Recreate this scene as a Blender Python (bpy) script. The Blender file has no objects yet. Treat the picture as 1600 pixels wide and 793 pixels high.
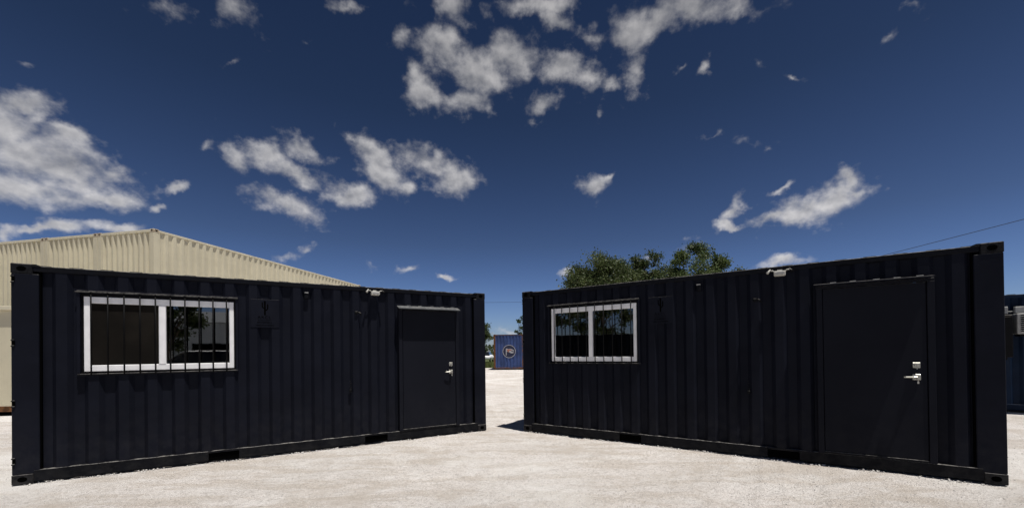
import bpy, bmesh, math, random
from mathutils import Vector, Matrix, noise, Euler
R = math.radians
random.seed(7)
scene = bpy.context.scene

# ------------------------------------------------------------------ camera
cam_d = bpy.data.cameras.new('camera')
cam = bpy.data.objects.new('camera', cam_d)
scene.collection.objects.link(cam)
scene.camera = cam
PITCH, ROLL, EYE = .0061, -.0126, 1.487
cam_d.sensor_fit = 'HORIZONTAL'
cam_d.sensor_width = 36.0
cam_d.lens = 630.76 / 1600 * 36
cam_d.shift_x = (800 - 810.77) / 1600
cam_d.shift_y = (543.76 - 396.0) / 1600
cam_d.clip_start = .05
cam_d.clip_end = 5000
U = Vector((0, -math.sin(PITCH), math.cos(PITCH)))
F = Vector((0, math.cos(PITCH), math.sin(PITCH)))
X = Vector((1, 0, 0))
rgt = math.cos(ROLL) * X + math.sin(ROLL) * U
upv = -math.sin(ROLL) * X + math.cos(ROLL) * U
m = Matrix((rgt, upv, -F)).transposed().to_4x4()
m.translation = Vector((0, 0, EYE))
cam.matrix_world = m

# ------------------------------------------------------------------ sun, sky, exposure
SUN = Vector((.203, -.195, .96)).normalized()
SUN_EL = math.asin(SUN.z)
SUN_ROT = math.atan2(SUN.x, SUN.y)
sl = bpy.data.lights.new('sun', 'SUN')
sl.energy = 4.5
sl.angle = R(.53)
sl.color = (1.0, .955, .89)
so = bpy.data.objects.new('sun', sl)
scene.collection.objects.link(so)
so.rotation_euler = SUN.to_track_quat('Z', 'Y').to_euler()
so.location = (5, -5, 30)

scene.view_settings.view_transform = 'Standard'
scene.view_settings.look = 'None'
scene.view_settings.exposure = .12
scene.view_settings.gamma = 1

# azimuth, elevation, half width, half height (degrees), tilt, thinness of every cloud lobe
CLOUDS = [
    (-51, 21.31, 2.1, 1.18, 35, -0.15), (-51.72, 19.42, 1.93, 1.71, 22, -0.2), (-50.46, 17.8, 2.84, 1.9, 19, -0.2), (-48.75, 17.06, 3.71, 1.92, 6, -0.2), (-50.66, 14.53, 2.81, 1.41, 16, -0.2),
    (-45.28, 17.83, 1.71, 1.16, 16, 0.1), (-46.27, 15.7, 2.87, 1.05, 15, -0.1), (-47.93, 19.99, 1.46, 0.8, -9, 0.1), (-48.57, 11.91, 1.68, 0.67, 23, 0), (-44.72, 13, 2.2, 0.68, 12, 0),
    (-51.81, 10.77, 0.91, 0.65, 12, 0), (-49.93, 11.28, 2.28, 0.34, 12, 0), (-40.51, 17.59, 1.31, 0.61, 25, 0.1), (-41.66, 15.57, 1.11, 0.57, 13, 0.2), (-34.67, 21.62, 1.52, 2.74, 28, 0.59),
    (-37.74, 22.46, 1.65, 0.93, 16, 0.79), (-31.27, 23.01, 2.27, 1.65, 13, -0.1), (-27.47, 24.01, 2.13, 1.29, -10, 0.05), (-28.2, 21.2, 3.4, 1.33, -14, -0.1), (-22.66, 19.98, 2.43, 1.41, 7, -0.2),
    (-30.52, 17.5, 3.48, 1.42, -16, -0.2), (-33.74, 35.33, 3.05, 2.58, 1, 0.59), (-40.66, 33.25, 3.03, 1.25, 15, 0.64), (-22.43, 38.65, 3.02, 1.09, 14, 0.64), (-27.35, 34.55, 2.01, 0.83, -3, 0.84),
    (-35.63, 30.68, 1.65, 0.58, 19, 0.89), (-50.99, 24.87, 1.33, 0.57, 27, 0.94), (-19.21, 23.99, 3.42, 1.73, -40, -0.1), (-21.82, 26.03, 1.08, 2.46, 9, 0.59), (-12.73, 24.76, 4.04, 1.65, -5, -0.05),
    (-9.07, 22.88, 2.79, 1.76, 3, -0.15), (-14.91, 21.75, 1.43, 1.06, 5, 0.2), (-8.97, 40.2, 1.92, 1.9, 5, -0.15), (-10.35, 37.35, 2.68, 2.28, 6, -0.15), (-6.58, 34.25, 2.93, 2.29, -23, -0.1),
    (-1.19, 36.21, 3.09, 2.38, 0, -0.15), (-12.63, 31.81, 2.53, 1.42, 6, 0.05), (-7.34, 31.53, 3.83, 1.32, 3, -0.1), (-13.47, 33.75, 1.74, 1.84, 7, 0.2), (-3.24, 33.73, 3.03, 1.64, 1, 0),
    (-16.39, 36.82, 2.25, 2.03, 9, 0.74), (4.19, 40.8, 4.13, 1.04, -3, 0.05), (6.16, 39.31, 2.5, 0.88, -20, 0.15), (-4.03, 40.02, 3.02, 1.19, -14, 0.74), (10.85, 37.37, 1.83, 1.36, -7, 0.05),
    (6.61, 35, 2.66, 1.7, -5, 0), (10.34, 34.22, 3.23, 1.47, -7, 0), (13.12, 32.93, 1.61, 1, -8, 0.15), (3.82, 31.04, 2.58, 1.24, 15, 0.1), (2.34, 29.46, 2.62, 0.93, -2, 0.64),
    (11.15, 30.01, 1.04, 1.58, -15, 0.64), (19.13, 37.78, 3.92, 1.82, 9, -0.15), (23.35, 38.11, 3.51, 1.14, -16, 0), (16.81, 33.68, 1.31, 1.97, -31, 0.05), (15.76, 36.31, 2.07, 1.02, -10, 0.05),
    (28.87, 36.97, 4.95, 1.37, -19, 0.64), (22.06, 32.18, 1.57, 0.73, 28, 0.64), (24.83, 32.09, 0.83, 1.15, -31, 0.64), (31.5, 31.13, 1.22, 0.97, 14, 0.79), (33.23, 35.87, 4.39, 2.21, -3, 0.79),
    (43.23, 29.13, 1.25, 0.78, 12, 0.89), (34.67, 29.04, 1.02, 0.51, -19, 0.84), (44.46, 30.69, 2.69, 0.86, -27, 0.89), (35.56, 15.46, 3.83, 1.21, 9, -0.2), (38.31, 16.22, 2.69, 1.44, 12, -0.3),
    (39.43, 17.52, 0.89, 1.14, 10, -0.2), (40.22, 16.29, 1.15, 0.7, -14, -0.1), (32.22, 15.09, 2.49, 0.73, -1, 0), (28.51, 16.73, 1.83, 0.76, 46, 0.1), (28.14, 15.38, 1.79, 0.52, -9, 0.1),
    (32.72, 17.9, 1.17, 0.51, 17, 0.2), (10.66, 21.96, 2.18, 1.33, 5, -0.05), (12.77, 22.7, 1.22, 0.64, 24, 0.2), (30.36, 24.36, 4.98, 0.8, -6, 0.79), (25.77, 25.89, 2.09, 0.64, 8, 0.84),
    (32.35, 23.56, 2.21, 0.77, -15, 0.74), (-15.29, 10.9, 1.67, 0.67, 7, 0.1), (-10.11, 10.54, 1.3, 0.43, 1, 0.1), (-19.83, 11.19, 1.59, 0.72, 23, 0.59), (-29.95, 11.75, 2.66, 0.9, 11, 0.59),
    (-27.71, 12.97, 1.47, 0.92, 6, 0.84), (6.67, 10.68, 1.15, 0.78, -2, 0.1), (17.95, 12.52, 1.03, 0.75, 6, 0.1), (33.24, 10.04, 1.87, 0.74, -2, 0.05), (23.68, 13.03, 5.59, 0.95, -6, 0.74),
    (22.93, 14.14, 3.38, 0.71, -7, 0.84), (-0.95, 2.88, 4.63, 1.09, -1, 0.59), (-3.67, 2.55, 1.36, 0.68, -1, 0.79),
]

world = bpy.data.worlds.new('World')
scene.world = world
world.use_nodes = True
wt = world.node_tree
for n_ in list(wt.nodes):
    wt.nodes.remove(n_)

def N(t, typ, **kw):
    n_ = t.nodes.new(typ)
    for k, v in kw.items():
        setattr(n_, k, v)
    return n_

def mth(t, op, a, b=None, c=None, clamp=False):
    n_ = t.nodes.new('ShaderNodeMath'); n_.operation = op; n_.use_clamp = clamp
    for i, v in enumerate((a, b, c)):
        if v is None: continue
        if isinstance(v, (int, float)): n_.inputs[i].default_value = v
        else: t.links.new(v, n_.inputs[i])
    return n_.outputs[0]

def mapr(t, v, a, b, c=0.0, d=1.0, smooth=True):
    n_ = t.nodes.new('ShaderNodeMapRange')
    n_.interpolation_type = 'SMOOTHSTEP' if smooth else 'LINEAR'
    t.links.new(v, n_.inputs[0])
    for i, q in enumerate((a, b, c, d)): n_.inputs[1 + i].default_value = q
    return n_.outputs[0]

def mixc(t, fac, a, b, mode='MIX'):
    n_ = t.nodes.new('ShaderNodeMix'); n_.data_type = 'RGBA'; n_.blend_type = mode
    for sock, v in ((n_.inputs[0], fac), (n_.inputs[6], a), (n_.inputs[7], b)):
        if isinstance(v, (int, float)): sock.default_value = v
        elif isinstance(v, tuple): sock.default_value = (*v, 1) if len(v) == 3 else v
        else: t.links.new(v, sock)
    return n_.outputs[2]

def fbm(t, vec, scale, detail=5, rough=.55, dist=0.0, lac=2.1):
    n_ = t.nodes.new('ShaderNodeTexNoise')
    if vec is not None: t.links.new(vec, n_.inputs['Vector'])
    n_.inputs['Scale'].default_value = scale
    n_.inputs['Detail'].default_value = detail
    n_.inputs['Roughness'].default_value = rough
    n_.inputs['Lacunarity'].default_value = lac
    n_.inputs['Distortion'].default_value = dist
    return n_.outputs[0]

sky = N(wt, 'ShaderNodeTexSky', sky_type='NISHITA', sun_disc=False)
sky.sun_elevation = SUN_EL
sky.sun_rotation = SUN_ROT
sky.altitude = 200
sky.air_density = 1.0
sky.dust_density = .6
sky.ozone_density = 2.0
tc = N(wt, 'ShaderNodeTexCoord')
D = tc.outputs['Generated']
sep = N(wt, 'ShaderNodeSeparateXYZ'); wt.links.new(D, sep.inputs[0])
# the deep, polarised blue of this sky: darker and more saturated with height
gam = N(wt, 'ShaderNodeGamma'); wt.links.new(sky.outputs[0], gam.inputs[0]); gam.inputs[1].default_value = SKY_GAMMA = 1.25
ramp = N(wt, 'ShaderNodeValToRGB'); wt.links.new(sep.outputs[2], ramp.inputs[0])
ramp.color_ramp.elements[0].position = 0.0; ramp.color_ramp.elements[0].color = (.44, .51, .76, 1)
ramp.color_ramp.elements[1].position = .75; ramp.color_ramp.elements[1].color = (.132, .154, .194, 1)
for p_, c_ in ((.09, (.385, .435, .63)), (.25, (.29, .305, .385)), (.5, (.18, .20, .24))):
    e_ = ramp.color_ramp.elements.new(p_); e_.color = (*c_, 1)
skyc = mixc(wt, 1.0, gam.outputs[0], ramp.outputs[0], 'MULTIPLY')

acc = None
# ragged, drifting outlines
wn = N(wt, 'ShaderNodeTexNoise'); wt.links.new(D, wn.inputs['Vector'])
wn.inputs['Scale'].default_value = 11; wn.inputs['Detail'].default_value = 5; wn.inputs['Roughness'].default_value = .6
wv = N(wt, 'ShaderNodeVectorMath', operation='MULTIPLY_ADD')
wt.links.new(wn.outputs['Color'], wv.inputs[0]); wv.inputs[1].default_value = (.085, .085, .07); wt.links.new(D, wv.inputs[2])
wv2 = N(wt, 'ShaderNodeVectorMath', operation='SUBTRACT'); wt.links.new(wv.outputs[0], wv2.inputs[0]); wv2.inputs[1].default_value = (.0425, .0425, .035)
DW = wv2.outputs[0]
DD = DW
for ci, (az, el, rx, ry, tilt, thin) in enumerate(CLOUDS):
    if ci % 8 == 0 and acc is not None:      # keeps the compiled shader small: lobes are evaluated eight at a time
        ch_ = N(wt, 'ShaderNodeVectorMath', operation='MULTIPLY_ADD')
        wt.links.new(acc, ch_.inputs[0]); ch_.inputs[1].default_value = (1e-7, 1e-7, 1e-7); wt.links.new(DW, ch_.inputs[2])
        DD = ch_.outputs[0]
    az, el, tl = R(az), R(el), R(tilt)
    rad = Vector((math.sin(az) * math.cos(el), math.cos(az) * math.cos(el), math.sin(el)))
    ea = Vector((math.cos(az), -math.sin(az), 0)); ee = ea.cross(rad) * -1
    if ee.z < 0: ee = -ee
    e1 = math.cos(tl) * ea + math.sin(tl) * ee
    e2 = -math.sin(tl) * ea + math.cos(tl) * ee
    e3 = e1.cross(e2)
    mp = N(wt, 'ShaderNodeMapping', vector_type='TEXTURE')
    wt.links.new(DD, mp.inputs[0])
    mp.inputs['Location'].default_value = rad
    mp.inputs['Rotation'].default_value = Matrix((e1, e2, e3)).transposed().to_euler('XYZ')
    mp.inputs['Scale'].default_value = (R(rx), R(ry), .7)
    ln = N(wt, 'ShaderNodeVectorMath', operation='LENGTH'); wt.links.new(mp.outputs[0], ln.inputs[0])
    v = ln.outputs['Value']
    if thin: v = mth(wt, 'ADD', v, thin)
    acc = v if acc is None else mth(wt, 'SMOOTH_MIN', acc, v, .25)
# scattered fair-weather cumulus over the rest of the sky
dome = mapr(wt, sep.outputs[1], .25, -.15)
cells = fbm(wt, D, 3.2, 3, .5)
far_c = mapr(wt, cells, .44, .66, 2.2, .55, False)
far_c = mth(wt, 'ADD', far_c, mth(wt, 'MULTIPLY', mth(wt, 'SUBTRACT', 1.0, dome), 5.0))
acc = mth(wt, 'MINIMUM', acc, far_c)
wq = N(wt, 'ShaderNodeMapping', vector_type='POINT'); wt.links.new(D, wq.inputs[0]); wq.inputs['Scale'].default_value = (1, 1, 1.25)
n1 = fbm(wt, wq.outputs[0], 12, 8, .56, .0)
n1s = fbm(wt, wq.outputs[0], 12, 5, .5, .0)
n2 = fbm(wt, wq.outputs[0], 40, 5, .52, .0)
off = N(wt, 'ShaderNodeVectorMath', operation='ADD'); wt.links.new(wq.outputs[0], off.inputs[0]); off.inputs[1].default_value = (.004, -.002, .016)
n1b = fbm(wt, off.outputs[0], 12, 5, .5, .0)
dens = mth(wt, 'SUBTRACT', 1.12, acc)
dens = mth(wt, 'ADD', dens, mth(wt, 'MULTIPLY', mth(wt, 'SUBTRACT', n1, .5), 2.6))
dens = mth(wt, 'ADD', dens, mth(wt, 'MULTIPLY', mth(wt, 'SUBTRACT', n2, .5), .75))
alpha = mapr(wt, dens, -.10, 1.15)
halo = mth(wt, 'SUBTRACT', 1.42, acc)
halo = mth(wt, 'ADD', halo, mth(wt, 'MULTIPLY', mth(wt, 'SUBTRACT', n2, .5), 3.6))
halo = mth(wt, 'ADD', halo, mth(wt, 'MULTIPLY', mth(wt, 'SUBTRACT', n1, .5), 2.6))
halo = mth(wt, 'MULTIPLY', mapr(wt, halo, .25, 1.9), .45)
alpha = mth(wt, 'MAXIMUM', alpha, halo)
body = mapr(wt, dens, .3, 1.5)
relief = mth(wt, 'SUBTRACT', n1s, n1b)
lit = mth(wt, 'ADD', .66, mth(wt, 'MULTIPLY', relief, 3.6))
lit = mth(wt, 'SUBTRACT', lit, mth(wt, 'MULTIPLY', body, .29))
lit = mth(wt, 'ADD', lit, mth(wt, 'MULTIPLY', mth(wt, 'SUBTRACT', n2, .5), .22), clamp=True)
cl_col = mixc(wt, lit, (.22, .228, .26), (.58, .57, .58))
# lower clouds are seen through brighter air
bright = mapr(wt, sep.outputs[2], .05, .6, 1.25, .72, False)
brc = N(wt, 'ShaderNodeCombineXYZ')
for i in range(3): wt.links.new(bright, brc.inputs[i])
cl_col = mixc(wt, 1.0, cl_col, brc.outputs[0], 'MULTIPLY')
cl_bg = N(wt, 'ShaderNodeBackground'); wt.links.new(cl_col, cl_bg.inputs[0]); cl_bg.inputs[1].default_value = 1.0
sk_bg = N(wt, 'ShaderNodeBackground'); wt.links.new(skyc, sk_bg.inputs[0]); sk_bg.inputs[1].default_value = .0735
mxs = N(wt, 'ShaderNodeMixShader')
wt.links.new(mth(wt, 'MULTIPLY', alpha, .97), mxs.inputs[0]); wt.links.new(sk_bg.outputs[0], mxs.inputs[1]); wt.links.new(cl_bg.outputs[0], mxs.inputs[2])
wo = N(wt, 'ShaderNodeOutputWorld'); wt.links.new(mxs.outputs[0], wo.inputs[0])

# ------------------------------------------------------------------ helpers
col = scene.collection

class MB:
    """collects shapes and links them as one mesh object"""
    def __init__(s): s.v = []; s.f = []
    def add(s, vs, fs):
        o = len(s.v); s.v += [tuple(p) for p in vs]; s.f += [tuple(i + o for i in f) for f in fs]; return s
    def box(s, x0, x1, y0, y1, z0, z1, ch=0.0):
        x0, x1 = min(x0, x1), max(x0, x1); y0, y1 = min(y0, y1), max(y0, y1); z0, z1 = min(z0, z1), max(z0, z1)
        if ch <= 0:
            return s.add([(x0,y0,z0),(x1,y0,z0),(x1,y1,z0),(x0,y1,z0),(x0,y0,z1),(x1,y0,z1),(x1,y1,z1),(x0,y1,z1)],
                         [(0,3,2,1),(4,5,6,7),(0,1,5,4),(1,2,6,5),(2,3,7,6),(3,0,4,7)])
        bm = bmesh.new()
        bmesh.ops.create_cube(bm, size=1)
        for v in bm.verts:
            v.co = Vector((x0 + (v.co.x + .5) * (x1 - x0), y0 + (v.co.y + .5) * (y1 - y0), z0 + (v.co.z + .5) * (z1 - z0)))
        bmesh.ops.bevel(bm, geom=bm.edges[:], offset=min(ch, .49 * min(x1 - x0, y1 - y0, z1 - z0)), segments=1, affect='EDGES')
        return s.from_bm(bm)
    def from_bm(s, bm, mat=None):
        bm.verts.index_update()
        vs = [(mat @ v.co if mat else v.co.copy()) for v in bm.verts]
        fs = [[v.index for v in f.verts] for f in bm.faces]
        bm.free(); return s.add(vs, fs)
    def tube(s, pts, r, n=8, cap=True):
        pts = [Vector(p) for p in pts]
        rs = r if isinstance(r, (list, tuple)) else [r] * len(pts)
        vs = []; fs = []
        ref = None
        for i, p in enumerate(pts):
            d = (pts[min(i + 1, len(pts) - 1)] - pts[max(i - 1, 0)]).normalized()
            if ref is None:
                ref = d.orthogonal().normalized()
            ref = (ref - d * ref.dot(d))
            ref = ref.normalized() if ref.length > 1e-6 else d.orthogonal().normalized()
            q = d.cross(ref)
            for k in range(n):
                a = 2 * math.pi * k / n
                vs.append(p + (ref * math.cos(a) + q * math.sin(a)) * rs[i])
        for i in range(len(pts) - 1):
            for k in range(n):
                k2 = (k + 1) % n
                fs.append((i * n + k, i * n + k2, (i + 1) * n + k2, (i + 1) * n + k))
        if cap:
            fs.append(tuple(range(n))[::-1]); fs.append(tuple((len(pts) - 1) * n + k for k in range(n)))
        return s.add(vs, fs)
    def prism(s, poly, y0, y1, axis='y'):
        """polygon (a, z) or (a, b) extruded along an axis"""
        n = len(poly); vs = []
        for t in (y0, y1):
            for a, b in poly:
                vs.append({'y': (a, t, b), 'x': (t, a, b), 'z': (a, b, t)}[axis])
        fs = [tuple(range(n)), tuple(range(2 * n - 1, n - 1, -1))] + [(i, i + n, (i + 1) % n + n, (i + 1) % n) for i in range(n)]
        return s.add(vs, fs)
    def build(s, name, mat, parent=None, smooth=False, loc=None):
        me = bpy.data.meshes.new(name)
        me.from_pydata(s.v, [], s.f); me.update()
        bm = bmesh.new(); bm.from_mesh(me); bmesh.ops.recalc_face_normals(bm, faces=bm.faces[:]); bm.to_mesh(me); bm.free()
        if smooth:
            for p in me.polygons: p.use_smooth = True
        me.materials.append(mat)
        o = bpy.data.objects.new(name, me); col.objects.link(o)
        if parent is not None: o.parent = parent
        if loc: o.location = loc
        return o

def empty(name, loc, rz=0.0):
    o = bpy.data.objects.new(name, None); col.objects.link(o)
    o.location = loc; o.rotation_euler = (0, 0, rz); o.empty_display_size = .2
    return o

def tag(o, label=None, cat=None, group=None, kind=None):
    if label: o['label'] = label
    if cat: o['category'] = cat
    if group: o['group'] = group
    if kind: o['kind'] = kind
    return o

def copy_tree(o, parent=None):
    c = o.copy(); col.objects.link(c); c.parent = parent
    for ch in list(o.children): copy_tree(ch, c)
    return c

# ------------------------------------------------------------------ materials
def mat(name, base, rough=.5, spec=.5, metal=0.0, var=0.0, vscale=3.0, bump=0.0, bscale=40.0, var_col=None,
        dust=0.0, dust_col=(.30, .285, .26), streak=0.0, streak_col=(.2, .1, .04), low_dust=0.0):
    m_ = bpy.data.materials.new(name); m_.use_nodes = True; t = m_.node_tree
    b = t.nodes['Principled BSDF']
    b.inputs['Roughness'].default_value = rough
    b.inputs['Specular IOR Level'].default_value = spec
    b.inputs['Metallic'].default_value = metal
    g = N(t, 'ShaderNodeNewGeometry'); P = g.outputs['Position']
    c = None
    if var:
        f = mapr(t, fbm(t, P, vscale, 6, .6), .35, .65)
        vc = var_col or tuple(x * (1 - var) for x in base)
        c = mixc(t, f, base, vc)
    else:
        c = mixc(t, 0.0, base, base)
    if streak:
        mp = N(t, 'ShaderNodeMapping'); t.links.new(P, mp.inputs[0]); mp.inputs['Scale'].default_value = (14, 14, .7)
        f = mapr(t, fbm(t, mp.outputs[0], 1.0, 5, .65), .56, .74)
        f = mth(t, 'MULTIPLY', f, streak)
        c = mixc(t, f, c, streak_col)
    if low_dust:
        # splashed pale dust on the lowest half metre
        s_ = N(t, 'ShaderNodeSeparateXYZ'); t.links.new(P, s_.inputs[0])
        f = mapr(t, s_.outputs[2], 1.1, 0.0, 0, 1)
        nz = mapr(t, fbm(t, P, 9, 7, .7), .3, .75)
        f = mth(t, 'MULTIPLY', mth(t, 'MULTIPLY', f, nz), low_dust)
        c = mixc(t, f, c, dust_col)
    if dust:
        s2 = N(t, 'ShaderNodeSeparateXYZ'); t.links.new(g.outputs['Normal'], s2.inputs[0])
        f = mapr(t, s2.outputs[2], .25, .8)
        nz = mapr(t, fbm(t, P, 16, 6, .7), .36, .62, .15, 1)
        f = mth(t, 'MULTIPLY', mth(t, 'MULTIPLY', f, nz), dust)
        c = mixc(t, f, c, dust_col)
    t.links.new(c, b.inputs['Base Color'])
    if bump:
        bn = N(t, 'ShaderNodeBump'); bn.inputs['Strength'].default_value = bump; bn.inputs['Distance'].default_value = .01
        t.links.new(fbm(t, P, bscale, 5, .6), bn.inputs['Height']); t.links.new(bn.outputs[0], b.inputs['Normal'])
    if rough < .7:
        f = mapr(t, fbm(t, P, 5, 6, .65), .3, .7, rough - .08, rough + .14)
        t.links.new(f, b.inputs['Roughness'])
    return m_

M = {}
NAVY = (.0080, .0092, .0155)
M['navy'] = mat('midnight_navy_paint', NAVY, .5, .06, var=.22, vscale=2.2, bump=.22, bscale=7, dust=.85, low_dust=.05, dust_col=(.19, .18, .17))
M['navy_rail'] = mat('navy_rail_paint', (.0050, .0056, .0085), .55, .08, var=.3, vscale=5, bump=.3, bscale=25, dust=.8, low_dust=.05, dust_col=(.26, .25, .235))
M['casting'] = mat('cast_steel_painted', (.0075, .0078, .010), .6, .12, var=.4, vscale=14, bump=.7, bscale=60, dust=.6, low_dust=.16, dust_col=(.19, .18, .17))
M['door_paint'] = mat('smooth_door_paint', (.0098, .0108, .0160), .5, .05, var=.12, vscale=1.5, bump=.06, bscale=5, dust=.8, low_dust=.03, dust_col=(.19, .18, .17))
M['black'] = mat('black_steel', (.004, .004, .005), .5, .1, dust=.45)
M['bar'] = mat('black_bar_paint', (.003, .003, .0035), .55, .1)
M['hole'] = mat('recess_shade_black', (.002, .002, .002), .9, .0)  # near-black colour stands in for the shade inside holes, gaps and cut-outs
M['white_vinyl'] = mat('white_vinyl', (.88, .88, .89), .45, .4, var=.08, vscale=8)
M['lamp_white'] = mat('weathered_white_plastic', (.50, .49, .45), .5, .3, var=.3, vscale=30)
M['steel'] = mat('satin_nickel', (.42, .41, .37), .38, .5, metal=.8)
M['rubber'] = mat('rubber', (.02, .02, .02), .8, .2)
M['screen'] = mat('fly_screen', (.012, .010, .008), .85, .1, var=.5, vscale=2)
M['cream'] = mat('cream_container_paint', (.60, .55, .405), .55, .35, var=.10, vscale=1.3, bump=.1, bscale=10, streak=.22, streak_col=(.36, .29, .19))
M['cream_rail'] = mat('cream_rail_paint', (.62, .57, .43), .55, .35, var=.12, vscale=2.3, bump=.15, bscale=20, streak=.5, streak_col=(.26, .18, .10))
M['cream_cast'] = mat('cream_casting', (.56, .51, .40), .6, .3, var=.6, vscale=16, var_col=(.28, .20, .13))
M['blue'] = mat('faded_blue_paint', (.035, .065, .19), .55, .3, var=.35, vscale=1.6, streak=.35, streak_col=(.10, .07, .05), bump=.1)
M['blue_rail'] = mat('blue_rail_paint', (.03, .045, .11), .6, .3, var=.6, vscale=5, var_col=(.13, .055, .025))
M['rust'] = mat('rusty_steel', (.17, .075, .03), .8, .2, var=.6, vscale=8, bump=.4)
M['dkblue'] = mat('dark_blue_paint', (.005, .014, .036), .55, .12, var=.3, vscale=2, streak=.25, streak_col=(.03, .03, .03))
M['grey_metal'] = mat('grey_enamel', (.34, .34, .33), .5, .4, var=.25, vscale=9)
M['bark'] = mat('bark', (.12, .095, .07), .9, .2, var=.5, vscale=8, bump=.8)
M['wood'] = mat('weathered_pole_wood', (.16, .12, .085), .9, .2, var=.4, vscale=6, bump=.5)
M['wire'] = mat('cable_sheath', (.02, .02, .022), .6, .3)
M['silver'] = mat('silver_car_paint', (.42, .43, .45), .35, .5, metal=.4)
M['white_sheet'] = mat('pale_sheet_metal', (.60, .64, .67), .5, .4, var=.1, vscale=1)
M['roof_grey'] = mat('grey_roof_sheet', (.30, .32, .34), .5, .4, var=.1)
M['white_mark'] = mat('white_decal', (.42, .42, .46), .5, .3, var=.4, vscale=12)
M['red_mark'] = mat('rust_red_decal', (.38, .14, .09), .5, .3, var=.3, vscale=12)

def glass(name, refl, tint):
    m_ = bpy.data.materials.new(name); m_.use_nodes = True; t = m_.node_tree
    for n_ in list(t.nodes): t.nodes.remove(n_)
    tr = N(t, 'ShaderNodeBsdfTransparent'); tr.inputs[0].default_value = (*tint, 1)
    gl = N(t, 'ShaderNodeBsdfGlossy'); gl.inputs['Roughness'].default_value = .015
    fr = N(t, 'ShaderNodeFresnel'); fr.inputs[0].default_value = 1.5
    f = mth(t, 'ADD', fr.outputs[0], refl, clamp=True)
    g = N(t, 'ShaderNodeNewGeometry')
    bn = N(t, 'ShaderNodeBump'); bn.inputs['Strength'].default_value = .05; bn.inputs['Distance'].default_value = .01
    t.links.new(fbm(t, g.outputs['Position'], 2.5, 2, .5), bn.inputs['Height']); t.links.new(bn.outputs[0], gl.inputs['Normal'])
    mx = N(t, 'ShaderNodeMixShader'); t.links.new(f, mx.inputs[0]); t.links.new(tr.outputs[0], mx.inputs[1]); t.links.new(gl.outputs[0], mx.inputs[2])
    o = N(t, 'ShaderNodeOutputMaterial'); t.links.new(mx.outputs[0], o.inputs[0])
    return m_
M['glass'] = glass('window_glass', .17, (.16, .17, .17))
M['car_glass'] = mat('car_glass', (.01, .012, .014), .05, .8)

def leaf_mat(name, c1, c2, c3):
    m_ = bpy.data.materials.new(name); m_.use_nodes = True; t = m_.node_tree
    b = t.nodes['Principled BSDF']; b.inputs['Roughness'].default_value = .55; b.inputs['Specular IOR Level'].default_value = .3
    g = N(t, 'ShaderNodeNewGeometry')
    f1 = mapr(t, fbm(t, g.outputs['Position'], 1.1, 3, .6), .35, .65)
    f2 = mapr(t, fbm(t, g.outputs['Position'], 7, 3, .6), .5, .72)
    c = mixc(t, f1, c1, c2); c = mixc(t, f2, c, c3)
    t.links.new(c, b.inputs['Base Color'])
    tl = N(t, 'ShaderNodeBsdfTranslucent'); t.links.new(c, tl.inputs[0])
    mx = N(t, 'ShaderNodeMixShader'); mx.inputs[0].default_value = .25
    t.links.new(b.outputs[0], mx.inputs[1]); t.links.new(tl.outputs[0], mx.inputs[2])
    t.links.new(mx.outputs[0], t.nodes['Material Output'].inputs[0])
    return m_
M['leaf'] = leaf_mat('live_oak_leaves', (.046, .072, .023), (.078, .106, .032), (.10, .085, .05))
M['leaf2'] = leaf_mat('elm_leaves', (.050, .082, .026), (.085, .12, .036), (.10, .09, .05))
M['grass'] = leaf_mat('dry_green_grass', (.09, .13, .035), (.14, .16, .05), (.20, .18, .08))

# ------------------------------------------------------------------ ground
def seg_d(px, py, a, b):
    ax, ay = a; bx, by = b
    dx, dy = bx - ax, by - ay; L2 = dx * dx + dy * dy
    t = max(0, min(1, ((px - ax) * dx + (py - ay) * dy) / L2))
    qx, qy = ax + t * dx, ay + t * dy
    L = math.sqrt(L2)
    return math.hypot(px - qx, py - qy), ((px - ax) * dx + (py - ay) * dy) / L
TRACKS = [((-2.9, 7.4), (.5, 2.2)), ((-2.0, 7.3), (1.2, 2.2)), ((3.6, 6.3), (1.0, 2.2)), ((4.2, 6.2), (1.75, 2.2)),
          ((-1.2, 14), (-.1, 8)), ((-.3, 14), (1.0, 7)), ((-5, 3.3), (2, 5.8)), ((-4, 2.2), (3.5, 4.6)),
          ((-9, 20), (6, 23)), ((-9, 17.6), (8, 19.5)), ((-6, 12.0), (5, 13.5)), ((-7, 27), (8, 25.5))]
def spiky(n_): return 1 - abs(2 * n_ - 1)
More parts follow.
